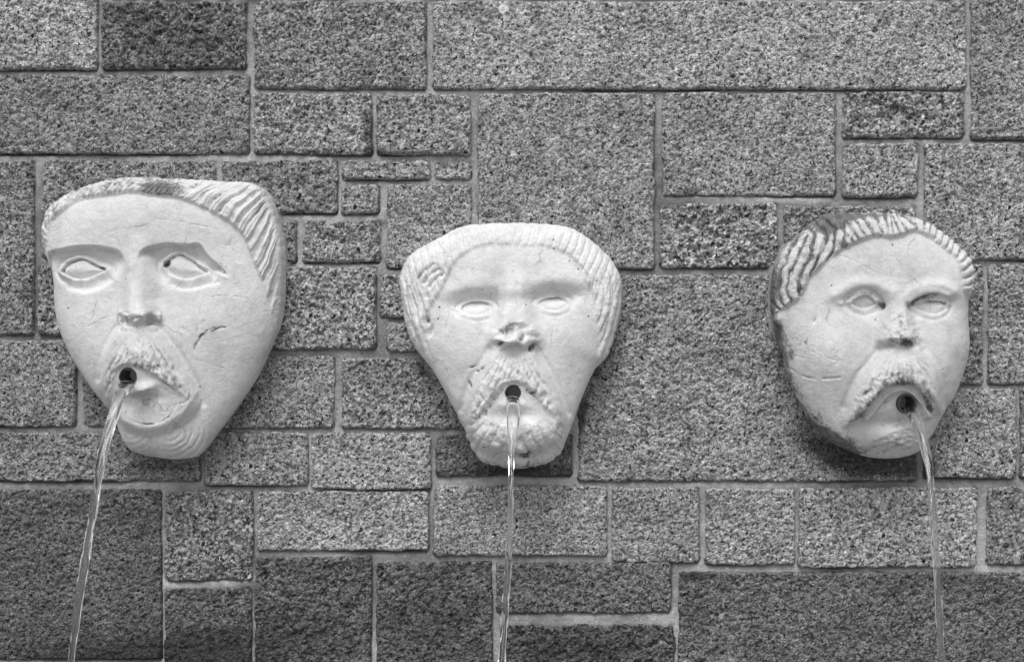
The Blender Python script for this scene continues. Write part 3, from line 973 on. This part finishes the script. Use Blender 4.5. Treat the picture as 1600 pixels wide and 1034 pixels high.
        m.disp -= a * (1.0 + 1.5 * fbm(x, y, 20, 2, 53)) * sst(.4, 1, np.abs((ph % 1) - .5) * 2)
        m.disp += a * 2.2 * fbm(x, y, 12, 3, 52)
        wings = wings | (a > .2)
    m.setpart("moustache", largest(wings))
    m.stain += .45 * groove(x, y, [(784, 610), (771, 626), (757, 645), (737, 662)], 4.5) + .3 * groove(x, y, [(822, 608), (835, 620), (850, 634)], 2.5)
    for (cx_, cy_, a_, b_) in ((738, 573, 5, 1.6), (752, 575, 4, 2), (745, 579, 3, 1.5), (733, 600, 2, 6), (833, 613, 6, 1.6)):
        g = gau(x, y, cx_, cy_, a_, b_, -20)
        m.disp -= 3 * g
        m.stain += .8 * g
    whiskers(m, x, y, [(776, 552), (802, 546), (830, 553), (866, 606), (885, 656), (868, 656), (851, 643), (836, 622), (820, 606), (801, 598), (786, 606), (771, 624), (756, 645), (738, 662), (722, 664), (738, 606)], 802, 522,
             [[(764, 546), (746, 572), (730, 604), (718, 640)], [(842, 550), (860, 578), (876, 610), (890, 645)]], 8, 2.2, 220)
    m.disp += 6 * gau(x, y, 801, 632, 22, 8) - 5 * gau(x, y, 800, 650, 30, 8)
    # beard of thick lobes
    bd = sst(646, 668, y) * sst(0, 10, 735 - y) * (np.abs(x - 805) < 75)
    th = np.arctan2(x - 803, y - 610) * 180 / np.pi + 5 * fbm(x, y, 26, 2, 55)
    m.disp += bd * 2.2 * np.sqrt(np.clip(1 - ((th / 11 % 1) * 2 - 1) ** 2, 0, 1)) + bd * 2.4 * fbm(x, y, 13, 3, 58)
    m.disp -= bd * 2.0 * sst(.05, .5, fbm(x, y, 20, 3, 56))
    m.disp -= 7 * gau(x, y, 822, 712, 16, 4, 8) + 4 * groove(x, y, [(813, 688), (826, 706), (836, 722)], 3)
    m.stain += .8 * gau(x, y, 820, 713, 14, 3, 8) + .22 * bd * sst(.1, .4, fbm(x, y, 18, 3, 57)) + .35 * sst(712, 726, y)  # painted shade on the chin underside, and beard stains
    m.setpart("beard", (bd > .4))
    return finish_mask(m, "face_mask", M_MASK[1],
        "white tapering face mask with broken nose tip, straight fringe and lobed beard", (801.5, 613.5, 12.3, -.02, .05, 0))

# ---- mask 3 : round weathered face, dark stained hair
def mask_three():
    m = Mask((1365, 525), [(1300, 336), (1346, 335), (1396, 336), (1438, 346), (1471, 365), (1500, 390), (1516, 408), (1520, 435), (1514, 460), (1513, 497), (1515, 539),
        (1508, 576), (1492, 618), (1472, 650), (1456, 680), (1434, 706), (1400, 716), (1359, 714), (1325, 704), (1288, 686), (1263, 661), (1242, 624), (1226, 586), (1217, 546),
        (1209, 510), (1205, 476), (1207, 435), (1218, 402), (1250, 369), (1275, 348)], 82, 42, 4.8, 1.9)
    x, y = m.px()
    f = 5 * gau(x, y, 1385, 420, 90, 45) + 15 * gau(x, y, 1300, 560, 55, 55) + 9 * gau(x, y, 1480, 545, 35, 55)
    f += 15 * gau(x, y, 1405, 600, 66, 62) + 12 * gau(x, y, 1392, 690, 50, 24)
    f -= 11 * gau(x, y, 1352, 475, 36, 20) + 11 * gau(x, y, 1452, 478, 32, 18)
    f += 6 * groove(x, y, [(1305, 462), (1335, 447), (1365, 446), (1388, 458)], 11) + 7 * groove(x, y, [(1418, 462), (1440, 450), (1470, 447), (1488, 455)], 10)
    tent = sdf(x, y, catmull([(1380, 540), (1406, 530), (1436, 539), (1464, 580), (1471, 648), (1445, 630), (1414, 602), (1380, 610), (1345, 650), (1318, 664), (1336, 600)], 5, True))
    f += 18 * sst(-6, 14, tent)
    nz, t, xc = nose(x, y, [(1403, 458, 22, 8), (1404, 485, 25, 17), (1406, 508, 30, 25), (1408, 525, 36, 31), (1408, 548, 38, 31)], 528, 17, (.3, 1.15), 3.0)
    f += nz
    m.add_depth(f)
    x, y = m.px()
    m.setpart("nose", (np.abs(x - 1406) < np.interp(y, [460, 490, 525, 548], [16, 20, 30, 32])) & (y > 462) & (y < 546))
    m.disp -= 12 * gau(x, y, 1419, 538, 8, 5) + 5 * gau(x, y, 1390, 540, 7, 3)
    m.disp += 3 * fbm(x, y, 10, 3, 61) * gau(x, y, 1408, 520, 30, 25)
    m.stain += 1.5 * gau(x, y, 1419, 538, 9, 5) + .42 * gau(x, y, 1415, 526, 18, 8) + .34 * gau(x, y, 1405, 498, 12, 16) + .2 * gau(x, y, 1390, 533, 18, 7)  # nostril and nose underside shade painted in
    # hair
    hl = [(1206, 500), (1222, 486), (1236, 478), (1248, 469), (1258, 455), (1267, 436), (1283, 419), (1298, 405), (1314, 394), (1333, 384), (1356, 375), (1372, 372), (1393, 374), (1412, 370),
          (1428, 364), (1444, 370), (1458, 377), (1475, 391), (1489, 402), (1497, 418), (1501, 431), (1504, 452), (1512, 464), (1522, 468)]
    H = catmull(hl, 6)
    dist, s, sd = pline(x, y, H)
    q = np.where(sd < 0, dist, -dist)
    wm = sst(-1, 5, q)
    left = 1 - sst(1300, 1345, x)
    rgt = sst(1445, 1475, x)
    mid = (1 - left) * (1 - rgt)
    m.setpart("hair", q > 0)
    m.disp += wm * 8 * (1 - .6 * sst(.86, 1, m.rho))
    dl, _, _ = pline(x, y, catmull([(1262, 372), (1245, 410), (1236, 440), (1245, 478), (1255, 500)], 6))
    sx = np.where(x < np.interp(y, [372, 440, 478], [1262, 1236, 1245]), -dl, dl)
    phl = (sx + 11 * fbm(x, y, 42, 3, 63)) / 13.5
    tl = np.abs((phl % 1) - .5) * 2
    phs = (s + .25 * q + 3 * fbm(x, y, 30, 2, 64)) / 11
    ts = np.abs((phs % 1) - .5) * 2
    wig = (.75 + .7 * fbm(x, y, 22, 2, 66)) * (.35 + .65 * m.rim)
    m.disp -= wm * wig * (left * 6 * sst(.3, 1, tl) + mid * 2.2 * sst(.3, 1, ts) + rgt * 6 * sst(.3, 1, ts))
    m.disp += wm * 1.3 * fbm(x, y, 8, 3, 65)
    m.stain += wm * (left * (.28 + .55 * sst(.45, 1, tl) + .45 * fbm(x, y, 34, 3, 67)) + mid * (.12 + .42 * sst(.3, .9, ts)) + rgt * .35 * sst(.6, 1, ts))
    m.stain += .8 * gau(x, y, 1300, 352, 30, 12, -15) + .4 * gau(x, y, 1312, 382, 28, 6, 15) + .5 * gau(x, y, 1352, 340, 50, 6)
    # ear stub and rim stains
    m.disp += 6 * gau(x, y, 1219, 500, 8, 16) - 6 * gau(x, y, 1214, 512, 5, 6)
    m.stain += .9 * gau(x, y, 1216, 512, 9, 13) + .5 * gau(x, y, 1212, 450, 8, 60)
    rim, _, _ = pline(x, y, catmull([(1215, 530), (1224, 585), (1242, 628), (1264, 664), (1290, 688), (1328, 706)], 6))
    m.stain += .62 * np.exp(-(rim / 13) ** 2) + .7 * gau(x, y, 1290, 678, 26, 14, 35) + .95 * gau(x, y, 1312, 697, 34, 14, 20)
    m.stain += .32 * gau(x, y, 1252, 532, 18, 16) + .34 * gau(x, y, 1238, 552, 14, 10) + .3 * gau(x, y, 1280, 652, 14, 7)
    # eyes
    eye(m, x, y, [(1330, 471), (1338, 465), (1348, 461), (1358, 463), (1366, 470), (1368, 474), (1360, 480), (1348, 483), (1337, 479)], 4, 5, 3.4, 5, .7)
    m.disp += 2 * groove(x, y, [(1312, 474), (1325, 472), (1334, 466)], 4)
    m.disp -= 7 * gau(x, y, 1376, 477, 6, 6)
    m.stain += .85 * gau(x, y, 1378, 478, 5, 6) + .5 * groove(x, y, [(1318, 472), (1330, 462), (1346, 456), (1362, 458)], 2.2) + .4 * groove(x, y, [(1341, 484), (1350, 485), (1360, 482)], 1.6)  # inner corner hole and lid lines shaded by colour
    eye(m, x, y, [(1428, 479), (1438, 473), (1450, 470), (1465, 470), (1477, 474), (1476, 484), (1463, 491), (1446, 489)], 5, 3.8, 3, 4.5, .7)
    m.disp -= 2.5 * groove(x, y, [(1423, 476), (1436, 470), (1452, 472), (1466, 474), (1477, 475)], 3)
    m.disp += 4 * groove(x, y, [(1420, 470), (1440, 457), (1462, 454), (1482, 460)], 4)
    m.stain += .5 * groove(x, y, [(1450, 471), (1462, 471), (1475, 474)], 2.2) + .5 * groove(x, y, [(1422, 478), (1430, 470), (1445, 462), (1465, 457)], 4) + .35 * gau(x, y, 1482, 479, 6, 5) + .3 * gau(x, y, 1440, 466, 20, 6, -15)  # slot and lid above the damaged eye darkened with painted shade
    # moustache arch
    wings = (np.abs(x - 1410) < 8) & (y > 552) & (y < 594)
    for sg, top, bot in ((1, [(1440, 546), (1412, 548), (1392, 554), (1362, 576), (1338, 606), (1326, 640), (1320, 662)], [(1440, 602), (1412, 602), (1398, 603), (1381, 609), (1362, 630), (1347, 649), (1322, 664)]),
                     (-1, [(1380, 546), (1408, 548), (1432, 552), (1453, 570), (1464, 598), (1468, 628), (1466, 652)], [(1380, 602), (1408, 602), (1422, 602), (1435, 610), (1446, 628), (1455, 648), (1465, 654)])):
        a, sb, db, dt = band(x, y, top, bot, 30, 8)
        a = np.where((x - 1410) * sg <= 0, a, 0)
        m.disp += 8 * a
        ph = (sb - .3 * db + 8 * fbm(x, y, 20, 3, 71)) / 13
        tm = np.abs((ph % 1) - .5) * 2
        m.disp -= a * (1.4 + 2 * fbm(x, y, 18, 2, 73)) * sst(.3, 1, tm) * np.exp(-db / 20)
        m.disp += a * 4.5 * fbm(x, y, 11, 3, 72) * np.exp(-db / 22)
        m.stain += a * .52 * np.exp(-(db / 17) ** 2) * (.55 + .4 * tm + .6 * fbm(x, y, 12, 2, 74))
        wings = wings | (a > .2)
    m.setpart("moustache", largest(wings))
    m.stain += .5 * gau(x, y, 1340, 648, 14, 7, -40) + .65 * gau(x, y, 1450, 632, 6, 18, -15) + .25 * gau(x, y, 1398, 590, 24, 8)
    whiskers(m, x, y, [(1384, 556), (1408, 550), (1432, 555), (1458, 580), (1467, 640), (1455, 646), (1446, 628), (1435, 610), (1412, 601), (1398, 602), (1381, 608), (1362, 629), (1347, 648), (1324, 660), (1338, 604)], 1408, 526,
             [[(1372, 548), (1352, 570), (1332, 598), (1318, 636)], [(1444, 548), (1462, 566), (1474, 596), (1478, 634)]], 8, 2.6, 230)
    # lips
    lip = groove(x, y, [(1352, 650), (1366, 632), (1386, 614), (1408, 606), (1428, 614), (1440, 630), (1447, 648)], 6)
    m.disp += 9 * lip
    m.setpart("mouth", largest((lip > .4) | (np.hypot(x - 1416, y - 631) < 24)))
    m.stain += .4 * gau(x, y, 1385, 625, 14, 5, -25) + .3 * gau(x, y, 1410, 612, 16, 3)
    m.disp += 5 * gau(x, y, 1372, 642, 24, 10, -20) - 7 * gau(x, y, 1396, 662, 20, 8, -8)
    m.stain += .24 * gau(x, y, 1396, 662, 20, 8, -8)  # painted shade under the lower lip
    # broken chin
    br = sdf(x, y, [(1366, 690), (1382, 680), (1410, 671), (1440, 668), (1452, 678), (1440, 700), (1415, 712), (1380, 714), (1345, 708)])
    m.disp -= 2.4 * sst(-4, 7, br + 4 * fbm(x, y, 18, 3, 76)) - 1.6 * sst(0, 3, br) * fbm(x, y * 2.2, 14, 3, 75)
    m.stain += .22 * sst(-4, 6, br + 4 * fbm(x, y, 18, 3, 76))
    m.setpart("chin", br > 0)
    for pts, w, dp in (([(1226, 572), (1246, 582), (1262, 590), (1282, 592), (1312, 590)], 1.8, 2.2), ([(1262, 545), (1285, 556), (1310, 564)], 1.2, .8),
                       ([(1308, 398), (1335, 408), (1365, 424)], 1.3, .8), ([(1388, 548), (1362, 562), (1340, 580)], 1.6, 1.0), ([(1240, 555), (1262, 560)], 1.0, .7)):
        g = groove(x, y, pts, w)
        m.disp -= dp * g * np.clip(.6 + 1.3 * fbm(x, y, 8, 3, 81), 0, 2)
        m.stain += .2 * g
    g = gau(x, y, 1273, 500, 2.5, 6, 25)
    m.disp -= 3 * g
    m.stain += .6 * g
    return finish_mask(m, "face_mask", M_MASK[2],
        "round weathered face mask with dark-stained wavy hair and a drooping arched moustache", (1415, 630, 15, .10, .06, 8), 2.6)

r1, p1 = mask_one()
r2, p2 = mask_two()
r3, p3 = mask_three()

# ------------------------------------------------------------------ water
def stream(path, spout, throw, label, seed):
    """path: (photo x, photo y, width). depth follows a falling parabola from the spout."""
    k = np.array(path, float)
    y0, d0 = k[0, 1], spout[2] + 1
    py = np.concatenate([np.linspace(y0, 1034, 230)])
    sm = catmull(k, 12)
    px = np.interp(py, sm[:, 1], sm[:, 0])
    wd = np.interp(py, sm[:, 1], sm[:, 2])
    tt = np.sqrt(np.clip((py - y0) / (1034 - y0), 0, 1))
    d = d0 - 14 + throw * tt + 14 * sst(0, .15, tt)
    s = (DIST - d) / DIST
    u, v = CX + (px - CX) * s, CY + (py - CY) * s
    # on past the picture's lower edge to the pool
    vt = v[-1]
    nd = 40
    vb = 517 + 1000 * Z0 - 4
    ve = np.linspace(vt, vb, nd + 1)[1:]
    te = np.sqrt((ve - v[0]) / (vt - v[0]))
    de = d[0] + 14 + throw * te - 14
    u = np.concatenate([u, np.full(nd, u[-1]) + (u[-1] - u[-20]) * .1 * np.arange(1, nd + 1) / 6])
    v = np.concatenate([v, ve])
    d = np.concatenate([d, de])
    wd = np.concatenate([wd * s, np.full(nd, wd[-1] * s[-1])])
    n = 28
    L = np.concatenate([[0], np.cumsum(np.hypot(np.diff(v), np.diff(d)))])
    # cross-section: flat at the lip, then rolling chain of lobes as it falls
    th = np.linspace(0, 2 * np.pi, n, endpoint=False)
    LL, TH = np.meshgrid(L, th, indexing='ij')
    prog = LL / 430
    aspect = .42 + .38 * sst(0, .35, prog) + .12 * np.sin(LL / 45 + seed)
    rip = 1 + .10 * np.sin(2 * TH + LL / 48 + seed) + .06 * np.sin(3 * TH - LL / 37 + seed * 2) + .05 * np.sin(5 * TH + LL / 25) * sst(0, 260, LL) + .11 * np.sin(LL / 17 + 2 * TH + 1.5 * np.sin(LL / 41 + seed)) * sst(40, 200, LL) + .05 * np.sin(LL / 7.5 - 3 * TH + 2 * np.sin(LL / 53)) * sst(60, 220, LL)
    rip += .05 * fbm(LL, np.cos(TH) * 20, 40, 2, seed)
    w = wd[:, None] * .47 * rip
    a, b = w * np.cos(TH), w * aspect * np.sin(TH)
    tv, td = np.gradient(v), np.gradient(d)
    ln = np.hypot(tv, td)
    nv, nd_ = -td / ln, tv / ln                 # across the fall, in the v/d plane
    U = u[:, None] + a
    V = v[:, None] + b * nv[:, None]
    Dd = d[:, None] + b * nd_[:, None]
    i = np.arange(len(L) * n).reshape(len(L), n)
    q = np.stack([i[:-1], np.roll(i, -1, 1)[:-1], np.roll(i, -1, 1)[1:], i[1:]], -1).reshape(-1, 4)
    W = to_world(U, V, Dd).reshape(-1, 3)
    # caps
    caps = []
    for row, rev in ((i[0], False), (i[-1], True)):
        for k2 in range(n // 2 - 1):
            c_ = [row[k2], row[k2 + 1], row[n - 2 - k2], row[n - 1 - k2]]
            caps.append(c_ if not rev else c_[::-1])
    q = np.vstack([q, np.array(caps)])
    org = W[-n]
    o = build("water_jet", W - org, q, M_WATER)
    o.location = org
    # outward normals
    import bmesh
    bm = bmesh.new()
    bm.from_mesh(o.data)
    bmesh.ops.recalc_face_normals(bm, faces=bm.faces)
    bm.to_mesh(o.data)
    bm.free()
    return tag(o, label, "water jet", "water jets falling from the masks")

stream([(198, 597, 20), (192, 610, 20), (184, 630, 19), (174, 660, 18), (162, 700, 17), (152, 755, 15), (142, 820, 14), (132, 885, 12.5), (121, 950, 11.5), (111, 1034, 11)],
       p1, 200, "clear water jet arcing from the mask with ribbed hair", 1)
stream([(801.5, 621, 20), (801.5, 632, 22.5), (801.5, 650, 22), (801, 670, 20), (800, 695, 15), (799, 722, 10), (798.5, 770, 8.5), (797.5, 820, 8.5), (795, 860, 11), (793, 900, 12), (789, 950, 11), (784, 1034, 13)],
       p2, 200, "clear water jet falling from the white mask over its beard", 2)
stream([(1419, 637, 18), (1426, 648, 21), (1434, 664, 20), (1442, 685, 18), (1449, 715, 14), (1454, 748, 10.5), (1457, 790, 10), (1461, 850, 11.5), (1466, 930, 12), (1471, 1034, 12)],
       p3, 200, "clear water jet arcing from the mask with dark-stained hair", 3)
